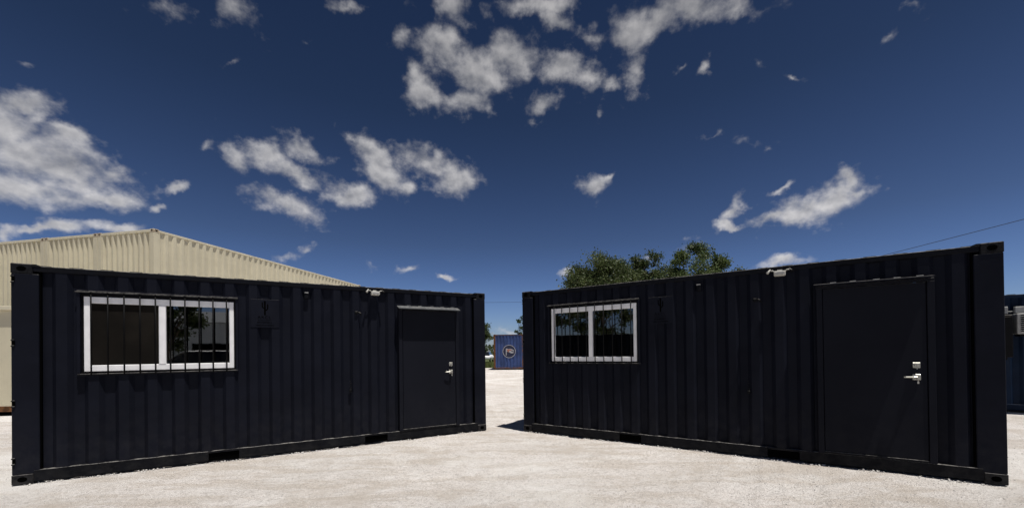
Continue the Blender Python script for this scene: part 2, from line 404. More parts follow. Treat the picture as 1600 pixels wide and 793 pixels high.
def ground_h(x, y):
    r = math.hypot(x, y - 4)
    fade = 1.0 / (1 + (r / 60) ** 2)
    h = .010 * noise.noise(Vector((x * .9, y * .9, 0))) + .006 * noise.noise(Vector((x * 3.1, y * 3.1, 3)))
    h += .0045 * noise.noise(Vector((x * 9, y * 9, 5))) + .003 * noise.noise(Vector((x * 23, y * 23, 7)))
    # graded furrows dragged over the yard
    w = noise.noise(Vector((x * .35, y * .35, 11)))
    h += .004 * math.sin((y + .28 * x + .5 * w) * 9.5) * max(0, noise.noise(Vector((x * .5 + 9, y * .4, 2))) + .25)
    rut = 0.0
    if r < 40:
        for i, (a, b) in enumerate(TRACKS):
            d, s = seg_d(x, y, a, b)
            if d < .34:
                wob = .02 * noise.noise(Vector((s * 1.3, i, 0)))
                d2 = abs(d + wob)
                k = max(0, 1 - (d2 / .16) ** 4) if d2 < .16 else 0
                k *= max(0.0, min(1, .75 + .9 * noise.noise(Vector((s * .6, i * 3.1, 4)))))
                h -= .010 * k
                h += .0035 * k * (1 if math.sin(s * 2 * math.pi / .075 + (4 if d2 > .07 else 0)) > .1 else -1)
                h += .008 * math.exp(-((d2 - .19) / .03) ** 2) * max(0, .6 + noise.noise(Vector((s * 2, i, 9))))
                rut = max(rut, k)
    return h * fade - .012, rut

def axis(lo, hi, step, far, g):
    v = [lo]
    while v[-1] < hi: v.append(v[-1] + step)
    a = [v[-1]]; s_ = step
    while a[-1] < far: s_ *= g; a.append(a[-1] + s_)
    b = [lo]; s_ = step
    while b[-1] > -far: s_ *= g; b.append(b[-1] - s_)
    return b[:0:-1] + v + a[1:]
gx = axis(-5.6, 5.2, .024, 2500, 1.09)
gy = axis(3.2, 8.2, .024, 2500, 1.045)
vs = []; ruts = []
for y in gy:
    for x in gx:
        h, k = ground_h(x, y); vs.append((x, y, h)); ruts.append(k)
nx = len(gx)
fs = [(j * nx + i, j * nx + i + 1, (j + 1) * nx + i + 1, (j + 1) * nx + i) for j in range(len(gy) - 1) for i in range(nx - 1)]
me = bpy.data.meshes.new('ground'); me.from_pydata(vs, [], fs); me.update()
at = me.attributes.new('rut', 'FLOAT', 'POINT'); at.data.foreach_set('value', ruts)
for p in me.polygons: p.use_smooth = True
gm = bpy.data.materials.new('crushed_limestone'); gm.use_nodes = True; t = gm.node_tree
b = t.nodes['Principled BSDF']; b.inputs['Roughness'].default_value = .95; b.inputs['Specular IOR Level'].default_value = .1
g = N(t, 'ShaderNodeNewGeometry'); P = g.outputs['Position']
c = mixc(t, mapr(t, fbm(t, P, .45, 5, .6), .35, .65), (.76, .71, .675), (.68, .645, .615))
c = mixc(t, mapr(t, fbm(t, P, 2.3, 6, .62), .42, .68, 0, .6), c, (.82, .79, .765))
mpw = N(t, 'ShaderNodeMapping'); t.links.new(P, mpw.inputs[0]); mpw.inputs['Scale'].default_value = (.6, 2.6, 1); mpw.inputs['Rotation'].default_value = (0, 0, .3)
c = mixc(t, mapr(t, fbm(t, mpw.outputs[0], 1.3, 6, .65), .46, .60, 0, .7), c, (.55, .485, .42))
c = mixc(t, mapr(t, fbm(t, P, 30, 6, .8), .51, .58, 0, .5), c, (.34, .31, .28))  # dark grain, partly painted for small shadows the high sun barely casts
c = mixc(t, mapr(t, fbm(t, P, 75, 3, .7), .51, .58, 0, .5), c, (.84, .82, .79))
c = mixc(t, mapr(t, fbm(t, P, 9, 7, .8), .53, .62, 0, .38), c, (.42, .385, .345))
c = mixc(t, mapr(t, fbm(t, P, 140, 2, .6), .60, .66, 0, .8), c, (.22, .20, .18))
ra = N(t, 'ShaderNodeAttribute', attribute_name='rut')
c = mixc(t, mapr(t, fbm(t, P, .9, 7, .72), .50, .62, 0, .6), c, (.54, .485, .43))
c = mixc(t, mth(t, 'MULTIPLY', ra.outputs['Fac'], mapr(t, fbm(t, P, 3.5, 6, .7), .42, .68, .0, .34)), c, (.88, .865, .845))
c = mixc(t, mapr(t, fbm(t, P, .33, 5, .6), .50, .64, 0, .55), c, (.86, .845, .82))
t.links.new(c, b.inputs['Base Color'])
vo = N(t, 'ShaderNodeTexVoronoi'); t.links.new(P, vo.inputs['Vector']); vo.inputs['Scale'].default_value = 55
hsum = mth(t, 'ADD', mth(t, 'MULTIPLY', fbm(t, P, 30, 8, .75), 1.0), mth(t, 'MULTIPLY', vo.outputs['Distance'], -.35))
bn = N(t, 'ShaderNodeBump'); bn.inputs['Strength'].default_value = 1.0; bn.inputs['Distance'].default_value = .035
t.links.new(hsum, bn.inputs['Height']); t.links.new(bn.outputs[0], b.inputs['Normal'])
me.materials.append(gm)
go = bpy.data.objects.new('ground', me); col.objects.link(go); tag(go, kind='structure')

# loose stones on the yard, uncountable
sb = MB(); rnd = random.Random(3)
ico = [(0,0,1),(.89,0,.45),(.28,.85,.45),(-.72,.53,.45),(-.72,-.53,.45),(.28,-.85,.45),(.72,.53,-.45),(-.28,.85,-.45),(-.89,0,-.45),(-.28,-.85,-.45),(.72,-.53,-.45),(0,0,-1)]
icf = [(0,1,2),(0,2,3),(0,3,4),(0,4,5),(0,5,1),(1,6,2),(2,7,3),(3,8,4),(4,9,5),(5,10,1),(6,7,2),(7,8,3),(8,9,4),(9,10,5),(10,6,1),(11,7,6),(11,8,7),(11,9,8),(11,10,9),(11,6,10)]
for i in range(24000):
    y = 3.3 + 7.5 * rnd.random() ** 1.7
    x = (rnd.random() * 2 - 1) * y * 1.35
    if noise.noise(Vector((x * .8, y * .8, 20))) < -.15 and rnd.random() < .75: continue
    s_ = .0022 + .0085 * rnd.random() ** 5
    h = ground_h(x, y)[0]
    e = Euler((rnd.random() * 6, rnd.random() * 6, rnd.random() * 6)).to_matrix()
    sc = Vector((1, .6 + .4 * rnd.random(), .45 + .3 * rnd.random()))
    sb.add([Vector((x, y, h + s_ * .1)) + e @ (Vector((p[0] * sc.x, p[1] * sc.y, p[2] * sc.z)) * s_ * (.8 + .4 * rnd.random())) for p in ico], icf)
for (ox, oy, oa) in ((-5.9112, 4.6915, .5129), (.0667, 7.5515, -.5717)):
    for i in range(800):
        s = rnd.uniform(.1, 5.95); q = rnd.gauss(-.015, .03)
        if noise.noise(Vector((s * 2.2, ox, 3))) < -.05 and rnd.random() < .8: continue
        x = ox + s * math.cos(oa) - q * math.sin(oa); y = oy + s * math.sin(oa) + q * math.cos(oa)
        s_ = .003 + .012 * rnd.random() ** 4
        e = Euler((rnd.random() * 6, rnd.random() * 6, rnd.random() * 6)).to_matrix()
        hh = ground_h(x, y)[0] + .010 * max(0, 1 - abs(q) / .06)
        sb.add([Vector((x, y, hh)) + e @ (Vector(p) * s_ * (.7 + .5 * rnd.random())) for p in ico], icf)
M['stone'] = mat('limestone_chips', (.66, .635, .60), .9, .1, var=.3, vscale=40)
tag(sb.build('gravel', M['stone']), 'loose pale limestone chips scattered over the crushed stone yard', 'gravel', kind='stuff')

# grass field behind the yard
gv = []; gf = []
xs = [-200 + 4 * i for i in range(101)]
for i, x in enumerate(xs):
    y0 = 37.2 + 1.2 * noise.noise(Vector((x * .2, 0, 0)))
    if x > 1: y0 += 3
    gv += [(x, y0, .002), (x, 2000, .002)]
for i in range(100): gf.append((2 * i, 2 * i + 2, 2 * i + 3, 2 * i + 1))
fo = MB().add(gv, gf).build('grass_field', M['grass']); tag(fo, kind='structure')
gt = MB(); rnd = random.Random(5)
for i in range(9000):
    x = rnd.uniform(-9, 5); y = 37.3 + 16 * rnd.random() ** 1.6
    hh = rnd.uniform(.08, .32); a = rnd.uniform(0, 3.14); w = rnd.uniform(.015, .05); dx, dy = math.cos(a) * w, math.sin(a) * w
    lx, ly = rnd.uniform(-.1, .1), rnd.uniform(-.1, .1)
    gt.add([(x - dx, y - dy, 0), (x + dx, y + dy, 0), (x + lx, y + ly, hh)], [(0, 1, 2)])
tag(gt.build('tall_grass', M['grass']), 'rough green grass growing behind the yard beside the far blue container', 'grass', kind='stuff')

# ------------------------------------------------------------------ corrugated sheets
def profile(s0, s1, first, pitch, out, inn, flat, slope):
    """(s, depth) polyline of a trapezoidal sheet; first = centre of the first recess"""
    c = first
    while c - pitch + flat / 2 > s0: c -= pitch
    pts = [(s0, inn if c - flat / 2 < s0 else out)]
    while c + pitch / 2 < s1 + pitch:
        for ds, d in ((-(flat / 2 + slope), out), (-flat / 2, inn), (flat / 2, inn), (flat / 2 + slope, out)):
            if s0 < c + ds < s1: pts.append((c + ds, d))
        c += pitch
    # close at the end with the value in force
    pts.append((s1, pts[-1][1]))
    return pts
def interp(pts, s):
    for (a, da), (b_, db) in zip(pts, pts[1:]):
        if a <= s <= b_: return da + (db - da) * (s - a) / max(1e-9, b_ - a)
    return pts[-1][1]
def sheet(pts, z0, z1, holes=(), fn=None):
    """vertical sheet; fn maps (s, depth, z) to a point"""
    fn = fn or (lambda s, d, z: (s, d, z))
    cuts = sorted(set([p[0] for p in pts] + [h for H_ in holes for h in H_[:2]]))
    mb = MB()
    for a, b_ in zip(cuts, cuts[1:]):
        if b_ - a < 1e-6: continue
        mid = (a + b_) / 2; zs = [(z0, z1)]
        for (h0, h1, hz0, hz1) in holes:
            if h0 < mid < h1:
                new = []
                for (u, v) in zs:
                    if hz0 > u: new.append((u, min(v, hz0)))
                    if hz1 < v: new.append((max(u, hz1), v))
                zs = new
        da, db = interp(pts, a + 1e-7), interp(pts, b_ - 1e-7)
        for u, v in zs:
            mb.add([fn(a, da, u), fn(b_, db, u), fn(b_, db, v), fn(a, da, v)], [(0, 1, 2, 3)])
    return mb

def casting(mb, hb, x0, x1, y0, y1, z0, z1, sx, sy, top):
    """corner casting with its three oval apertures (hb collects flat dark ovals drawn for their shade)"""
    mb.box(x0, x1, y0, y1, z0, z1, .008)
    def oval(cx, cz, rx, rz, fn, n=14):
        hb.append(MB()); hb[-1].add([fn(cx + rx * math.cos(2 * math.pi * k / n), cz + rz * math.sin(2 * math.pi * k / n)) for k in range(n)], [tuple(range(n))])
    ym = y0 - .0015 if sy < 0 else y1 + .0015
    cx = (x0 + x1) / 2 + sx * -.0
    oval(cx, (z0 + z1) / 2, .040, .030, lambda a, c_: (a, ym, c_))
    xm = x0 - .0015 if sx < 0 else x1 + .0015
    oval((y0 + y1) / 2, (z0 + z1) / 2, .032, .030, lambda a, c_: (xm, a, c_))
    if top: oval((x0 + x1) / 2, (y0 + y1) / 2, .045, .03, lambda a, c_: (a, c_, z1 + .0015))

def container_shell(root, L, W, H, mt, post=.16, wall_first=.25, pitch=.278, front_holes=(), front_first=None, plates=False,
                    pockets=(), rail_h=.135, end_doors=True, end_front='x0', castmat=None, railmat=None, front_d=(.012, .056)):
    """frame, castings, walls, roof and floor in local axes: x along the length, y inward from the front, z up"""
    rm = railmat or mt; cm = castmat or mt
    zt = H - .091; zr = .02 + rail_h
    for sx in (0, 1):
        for sy in (0, 1):
            x0, x1 = (0, post) if sx == 0 else (L - post, L)
            y0, y1 = (.004, .16) if sy == 0 else (W - .16, W - .004)
            MB().box(x0 + (.004 if sx == 0 else 0), x1 - (.004 if sx else 0), y0, y1, .118, H - .118, .006).build('corner_post', mt, root)
            for tz in (0, 1):
                cb, hb = MB(), []
                z0, z1 = (0, .118) if tz == 0 else (H - .118, H)
                cx0, cx1 = (0, .178) if sx == 0 else (L - .178, L)
                cy0, cy1 = (0, .162) if sy == 0 else (W - .162, W)
                casting(cb, hb, cx0, cx1, cy0, cy1, z0, z1, -1 if sx == 0 else 1, -1 if sy == 0 else 1, tz == 1)
                co = cb.build('corner_casting', cm, root)
                for h_ in hb: h_.build('lashing_hole', M['hole'], co)
    if plates:
        for sx in (0, 1):
            a, b_ = (.178, .245) if sx == 0 else (L - .245, L - .178)
            lo = (.178, .245) if sx == 0 else (L - .178, L - .245)
            MB().prism([(lo[0], H - .03), (lo[0], H - .002), (lo[0] + (lo[1] - lo[0]) * .45, H - .002), (lo[1], H - .018), (lo[1], H - .03)], .0, .3).build('corner_plate', cm, root)
            MB().prism([(0 if sx == 0 else L, H + .001), (0 if sx == 0 else L, H + .006), (.17 if sx == 0 else L - .17, H + .006), (.17 if sx == 0 else L - .17, H + .001)], .18, .32).build('corner_plate', cm, root)
    for sy in (0, 1):
        y0, y1 = (.006, .066) if sy == 0 else (W - .066, W - .006)
        MB().box(.179, L - .179, y0, y1, H - .088, H - .020, .006).build('top_rail', rm, root)
        y0, y1 = (.003, .052) if sy == 0 else (W - .052, W - .003)
        rb = MB(); last = .179
        for p0, p1 in list(pockets) + [(L - .179, None)]:
            rb.box(last, p0, y0, y1, .022, zr, .004)
            if p1 is not None:
                rb.box(p0, p1, y0 + .002, y1, zr - .026, zr - .0006)
                last = p1
        ro = rb.build('bottom_rail', rm, root)
        if pockets:
            for p0, p1 in pockets: MB().box(p0 + .001, p1 - .001, y0 + (.02 if sy == 0 else -.0), y1 - (0 if sy == 0 else .02), .024, zr - .027).build('fork_pocket', M['hole'], ro)
    for sx in (0, 1):
        x0, x1 = (.006, .07) if sx == 0 else (L - .07, L - .006)
        MB().box(x0, x1, .163, W - .163, H - .10, H - .014, .006).build('top_rail', rm, root)
        MB().box(x0, x1, .163, W - .163, .022, .15, .004).build('bottom_rail', rm, root)
    f0 = front_first if front_first is not None else wall_first
    do, di = front_d
    pts = profile(post, L - post, f0, pitch, do, di, .094, .045)
    sheet(pts, zr - .001, H - .086, front_holes).build('side_wall', mt, root)
    pts2 = profile(post, L - post, wall_first, pitch, .012, .048, .094, .045)
    sheet(pts2, zr - .001, H - .086, fn=lambda s, d, z: (s, W - d, z)).build('side_wall', mt, root)
    # closed end: corrugated
    xe = (L, -1) if end_front == 'x0' else (0, 1)
    pe = profile(.160, W - .160, .29, .232, .014, .080, .066, .050)
    sheet(pe, .148, H - .099, fn=lambda s, d, z: (xe[0] + xe[1] * d, s, z)).build('end_wall', mt, root)
    # other end: double doors with lock rods
    xd = (0, 1) if end_front == 'x0' else (L, -1)
    if end_doors:
        for k in (0, 1):
            a, b_ = (.166, W / 2 - .006) if k == 0 else (W / 2 + .006, W - .166)
            pd = profile(a, b_, a + .3, .29, .02, .05, .09, .05)
            lf = sheet(pd, .152, H - .103, fn=lambda s, d, z: (xd[0] + xd[1] * d, s, z)).build('cargo_door', mt, root)
            for fr in (.28, .72):
                yy = a + (b_ - a) * fr
                xx = xd[0] - xd[1] * .006
                MB().tube([(xx, yy, .1), (xx, yy, H - .08)], .017, 8).build('lock_rod', M['grey_metal'] if mt is not M['navy'] else M['navy_rail'], lf, True)
            yh = .162 if k == 0 else W - .162
            for z in (.276, .95, 1.66, 2.40):
                z = z * H / 2.591
                MB().box(xd[0] - xd[1] * .012, xd[0] + xd[1] * .02, yh - .05, yh + .05, z - .045, z + .045, .004).build('hinge', rm, lf)
    else:
        sheet(pe, .148, H - .099, fn=lambda s, d, z: (xd[0] + xd[1] * d, s, z)).build('end_wall', mt, root)
    # roof: shallow transverse corrugations between the rails
    pr = profile(.07, L - .07, .25, .278, H - .020, H - .006, .11, .03)
    rf = MB()
    for (a, da), (b_, db) in zip(pr, pr[1:]):
        rf.add([(a, .065, da), (b_, .065, db), (b_, W - .065, db), (a, W - .065, da)], [(0, 1, 2, 3)])
    rf.build('roof', mt, root)
    MB().box(.08, L - .08, .07, W - .07, .12, .15).build('floor', M['wood'], root)

# ------------------------------------------------------------------ lettering and the cactus of the steel plate
def lettering(parent, text, x, y, z, size, mt, name='lettering', width=None):
    cu = bpy.data.curves.new(name, 'FONT'); cu.body = text; cu.size = size; cu.align_x = 'CENTER'; cu.space_character = 1.25
    tmp = bpy.data.objects.new(name, cu); col.objects.link(tmp)
    dg = bpy.context.evaluated_depsgraph_get()
    me_ = bpy.data.meshes.new_from_object(tmp.evaluated_get(dg))
    bpy.data.objects.remove(tmp)
    for v in me_.vertices: v.co = Vector((v.co.x, 0, v.co.y))
    me_.materials.clear(); me_.materials.append(mt); me_.name = name
    o = bpy.data.objects.new(name, me_); col.objects.link(o); o.parent = parent; o.location = (x, y, z)
    return o

CORR0, PITCH_C = .553, .279
def office(x, y, a, label, group, awn_drop, screen):
    root = empty('container_office', (x, y, 0), a)
    tag(root, label, 'container', group)
    L, W, H = 6.058, 2.438, 2.591
    container_shell(root, L, W, H, M['navy'], post=.228, wall_first=CORR0, pitch=PITCH_C, plates=True,
                    pockets=((1.835, 2.185), (3.885, 4.24)), railmat=M['navy_rail'], castmat=M['casting'],
                    front_holes=((.575, 2.155, 1.275, 2.275), (4.47, 5.50, .15, 2.26)))
    # seam between the corner post and the sheet
    for xx in (.229, L - .229 - .014):
        MB().box(xx, xx + .014, .02, .05, .156, H - .09).build('seam_strip', M['hole'], root)
    # hinge lugs on the edge of the post at the cargo doors
    for z in (2.403, 1.655, .946, .276):
        lo = MB().box(.004, .034, -.010, .0, z + .026, z + .042, .003).build('door_lug', M['navy_rail'], root)
        MB().box(.004, .034, -.010, .0, z - .042, z - .026, .003).build('door_lug', M['navy_rail'], root)
        MB().box(.010, .036, -.003, .003, z - .0255, z + .0255).build('slot', M['hole'], lo)
    # ---- window
    x0, x1, z0, z1 = .575, 2.155, 1.275, 2.275
    wf = MB()
    wf.box(x0 - .03, x1 + .03, .005, .07, z1, z1 + .03, .004).box(x0 - .03, x1 + .03, .005, .07, z0 - .03, z0, .004)
    wf.box(x0 - .03, x0, .0055, .07, z0, z1, .003).box(x1, x1 + .03, .0055, .07, z0, z1, .003)
    win = wf.build('window', M['navy'], root)
    wx0, wx1, wz0, wz1 = .600, 2.132, 1.300, 2.236
    g_ = MB()      # dark gap filler between surround and vinyl frame
    g_.box(x0, wx0, .045, .06, z0, z1).box(wx1, x1, .045, .06, z0, z1).box(wx0, wx1, .045, .06, z0, wz0).box(wx0, wx1, .045, .06, wz1, z1)
    g_.build('sealant', M['black'], win)
    fw = .066
    vf = MB().box(wx0, wx0 + fw, .034, .085, wz0, wz1, .005).box(wx1 - fw * .8, wx1, .034, .075, wz0, wz1, .005)
    vf.box(wx0 + fw, wx1 - fw * .8, .0345, .085, wz1 - .082, wz1, .005).box(wx0 + fw, wx1 - fw * .8, .0345, .085, wz0, wz0 + .077, .005)
    vf.build('window_frame', M['white_vinyl'], win)
    mx = 1.349
    MB().box(mx - .037, mx + .037, .0300, .08, wz0 + .074, wz1 - .079, .005).build('meeting_stile', M['white_vinyl'], win)
    gz0, gz1 = wz0 + .077, wz1 - .082
    for a_, b_ in ((wx0 + fw, mx - .037), (mx + .037, wx1 - fw * .8)):
        MB().box(a_ - .003, b_ + .003, .058, .064, gz0 - .003, gz1 + .003).build('window_pane', M['glass'], win)
    if screen:
        MB().box(wx0 + fw + .001, mx - .038, .052, .054, gz0 + .001, gz1 - .001).build('insect_screen', M['screen'], win)
    # ---- security grille
    gr = MB()
    gr.prism([(-.010, z1 + .004), (-.010, z1 + .010), (-.004, z1 + .018), (.0045, z1 + .018), (.0045, z1 + .004)], .535, 2.185, 'x')
    gl_ = MB()
    gl_.prism([(-.010, z0 - .020), (-.010, z0 - .010), (-.006, z0 - .005), (.0045, z0 - .005), (.0045, z0 - .020)], .555, 2.175, 'x')
    grille = gr.build('security_grille', M['black'], root)
    gl_.build('grille_rail', M['bar'], grille)
    bx = [.677 + .1528 * k for k in range(10)]
    for b_ in bx:
        bb = MB().tube([(b_, -.006, z0 - .018), (b_, -.006, z1 + .004)], .0085, 8)
        bb.tube([(b_, -.010, z1 + .000), (b_, -.010, z1 + .014)], [.010, .008], 8)
        bb.build('grille_bar', M['bar'], grille, True)
    # ---- steel sign plate with a cactus and words in flat black for the dark of cut-outs
    pl = MB().box(2.336, 2.692, .004, .009, 1.883, 2.293, .0015).build('sign_plate', M['navy'], root)
    cx, cz = 2.512, 2.165
    def arm(pts, r):
        return MB().tube([(cx + p[0], -.0045, cz + p[1]) for p in pts], r, 8)
    cb = MB()
    for pts, r in (([(0, -.105), (0, .10), (0, .108)], [.011, .0125, .004]),
                   ([(0, -.03), (.022, -.028), (.034, -.012), (.034, .055), (.034, .062)], [.009, .009, .009, .009, .003]),
                   ([(0, .00), (-.022, .003), (-.032, .018), (-.032, .08), (-.032, .086)], [.008, .008, .008, .008, .003])):
        for q in (pts,): cb.tube([(cx + p[0], -.006, cz + p[1]) for p in q], r, 8)
    for i, v in enumerate(cb.v): cb.v[i] = (v[0], .004 + (v[1] + .006) * .12, v[2])
    cb.build('cactus_emblem', M['hole'], pl)
    lettering(pl, 'ARCL', cx - .008, .0015, 2.012, .058, M['hole'])
    rn = random.Random(11)
    for row, (zz, wd, hh) in enumerate(((1.988, .085, .009), (1.955, .095, .016), (1.915, .115, .018))):
        lb = MB(); xx = cx - .06 - (0 if row else .0)
        xx = cx - wd
        while xx < cx + wd * .9:
            w_ = rn.uniform(.008, .016)
            lb.box(xx, xx + w_ * .78, .0018, .0034, zz - hh / 2, zz + hh / 2 * rn.uniform(.5, 1)); xx += w_ + rn.uniform(.001, .008)
        lb.build('small_lettering', M['hole'], pl)
    # ---- door, frame, awning
    fr = MB().box(4.44, 4.502, -.010, .06, .156, 2.225, .004).box(5.458, 5.522, -.010, .06, .156, 2.225, .004).box(4.44, 5.522, -.0095, .06, 2.2255, 2.262, .004)
    fr.box(4.47, 4.499, .06, .12, .157, 2.25).box(5.461, 5.50, .06, .12, .157, 2.25)
    fr.build('door_frame', M['door_paint'], root)
    dr = MB().box(4.5075, 5.4525, .0, .045, .186, 2.219, .004).build('door', M['door_paint'], root)
    MB().box(4.503, 5.457, -.008, .06, .1565, .181, .003).build('threshold', M['navy_rail'], root)
    lk = MB().box(5.327, 5.393, -.014, -.001, 1.236, 1.300, .004).tube([(5.36, -.014, 1.268), (5.36, -.026, 1.268)], [.022, .018], 14)
    lk.box(5.357, 5.363, -.034, -.026, 1.252, 1.284)
    lk.build('deadbolt', M['steel'], dr)
    hd = MB().box(5.324, 5.396, -.014, -.001, 1.098, 1.166, .004).tube([(5.36, -.014, 1.132), (5.36, -.060, 1.132)], [.021, .016], 14)
    hd.tube([(5.363, -.055, 1.132), (5.33, -.058, 1.132), (5.262, -.050, 1.131), (5.246, -.046, 1.130)], [.011, .0105, .009, .007], 10)
    hd.build('door_handle', M['steel'], dr, False)
    ky = MB().box(5.355, 5.365, -.068, -.060, 1.118, 1.146).tube([(5.36, -.066, 1.112), (5.36, -.066, 1.085)], .0035, 6).box(5.352, 5.368, -.069, -.065, 1.060, 1.088)
    ky.build('hanging_keys', M['steel'], dr)
    ky2 = MB().tube([(5.36, -.030, 1.238), (5.36, -.032, 1.222)], .005, 6).build('key', M['steel'], dr)
    zt = 2.288
    aw = MB().prism([(-.001, zt), (-.150, zt - awn_drop), (-.152, zt - awn_drop - .012), (-.146, zt - awn_drop - .012), (-.001, zt - .006)], 4.412, 5.500, 'x')
    ao = aw.build('door_awning', M['awning_sunlit'] if awn_drop > .04 else M['navy'], root)
    rn = random.Random(4)
    for i in range(5):
        xx = 4.6 + i * .2 + rn.uniform(-.03, .03)
        MB().tube([(xx, -.004, zt + .003), (xx + .06, -.004, zt + .004)], .005, 6).build('weld_bead', M['weld'], ao)
    # ---- security light under the top rail
    lc = 4.055
    lt = MB().box(lc - .066, lc + .066, -.105, -.015, 2.432, 2.494, .010).box(lc - .03, lc + .03, -.02, .008, 2.455, 2.52, .004)
    lo = lt.build('security_light', M['lamp_white'], root)
    MB().box(lc - .045, lc + .045, -.108, -.1045, 2.452, 2.478, .001).build('light_lens', M['grey_metal'], lo)
    for sgn in (-1, 1):
        MB().tube([(lc + sgn * .055, -.06, 2.490), (lc + sgn * .082, -.062, 2.508), (lc + sgn * .105, -.066, 2.506)], .008, 8).build('light_arm', M['lamp_white'], lo, True)
        d = Vector((sgn * .35, -.55, -.55)).normalized(); p = Vector((lc + sgn * .118, -.066, 2.506))
        MB().tube([p - d * .03, p + d * .01, p + d * .045], [.008, .011, .018], 12).build('lamp_head', M['lamp_white'] if sgn < 0 else M['black'], lo, True)
    # ---- small fittings
    vt = MB().box(3.025, 3.085, .000, .05, 2.335, 2.43, .006).build('air_vent', M['navy_rail'], root)
    MB().box(3.029, 3.081, -.008, .0, 2.415, 2.432, .002).build('vent_cap', M['weld'], vt)
    cg = MB().box(3.745, 3.79, -.018, .012, 2.12, 2.165, .006).tube([(3.80, -.004, 2.15), (3.83, -.03, 2.13), (3.835, -.03, 2.10)], .012, 8)
    cg.build('cable_entry', M['black'], root)
    ob = MB().box(3.655, 3.69, -.004, .04, .86, .905, .004)
    for k in range(4): ob.tube([(3.672 + .006 * (-1) ** k, -.002, .93 + k * .035), (3.672 + .006 * (-1) ** k, -.016, .93 + k * .035)], .009, 8)
    ob.build('cable_gland', M['black'], root)
    return root
M['weld'] = mat('weld_and_caulk', (.26, .26, .26), .6, .3, var=.4, vscale=30)
M['awning_sunlit'] = mat('sunlit_awning_paint', (.06, .065, .072), .6, .25, var=.3, vscale=10, dust=.5, dust_col=(.26, .26, .25))  # paler than navy: sunlight on the left awning put into its base, plus dust
left_office = office(-5.9112, 4.6915, .5129, 'navy container office on the left, black screened left pane, sunlit light grey awning over its door', 'navy container offices', .052, True)
right_office = office(.0667, 7.5515, -.5717, 'navy container office on the right, darker in shade, thin dark awning across its door', 'navy container offices', .022, False)

# ------------------------------------------------------------------ cargo containers round the yard
def cargo(x, y, z, a, L, H, pal, label, group=None, doors=True, end_front='x0', name='cargo_container'):
    root = empty(name, (x, y, z), a); tag(root, label, 'container', group)
    container_shell(root, L, 2.438, H, M[pal[0]], post=.16, wall_first=.30, pitch=.2785, railmat=M[pal[1]], castmat=M[pal[2]], end_doors=doors, end_front=end_front)
    return root
# cream stack: long axis runs away from the camera, ends face the yard
ax = math.atan2(11.74, 2.27)          # direction of the long side
ux, uy = math.cos(ax), math.sin(ax)
px_, py_ = -uy, ux                    # to the left
# local x runs along the long side from the near end; local y (inward) points left
CR = ('cream', 'cream_rail', 'cream_cast')
names = ['rightmost, long side showing', 'middle of three, only its end showing', 'leftmost, cut by the photo edge']
for tier in (0, 1):
    for k in range(3):
        ox = -12.33 + px_ * k * 2.452; oy = 13.66 + py_ * k * 2.452
        lab = ('cream container of the upper tier, ' if tier else 'cream container in the ground tier of the stack, ') + names[k]
        if tier == 0:
            lab = 'cream container at ground level under the ' + ['rightmost', 'middle', 'leftmost'][k] + ' container of the upper tier'
        cargo(ox, oy, tier * 2.905, ax, 12.192, 2.896, CR, lab, 'stacked cream containers', doors=False)
# single cream container in front of the stack: flat clad side with a lit ledge
cc = empty('site_cabin', (-19.3, 9.75, 0), .10); tag(cc, 'cream flat sided cabin with a pale ledge, at the far left edge', 'cabin')
cl = 6.35
MB().box(0, cl, 0, 2.4, .10, 2.70, .01).build('wall', M['cream'], cc)
MB().box(-.03, cl + .03, -.10, 2.43, 2.70, 2.80, .01).build('roof', M['cream_rail'], cc)
MB().box(0, cl, -.012, .0, .10, .24, .003).build('skirt', M['rust'], cc)
MB().box(.05, cl - .05, .06, 2.3, .0, .10).build('base', M['hole'], cc)  # near-black block paints the shaded gap under the cabin

# blue container far behind the gap
bc = empty('cargo_container', (-2.05, 32.75, .06), -.06); tag(bc, 'faded blue container with rusty corner post and round white emblem, far behind the gap', 'container')
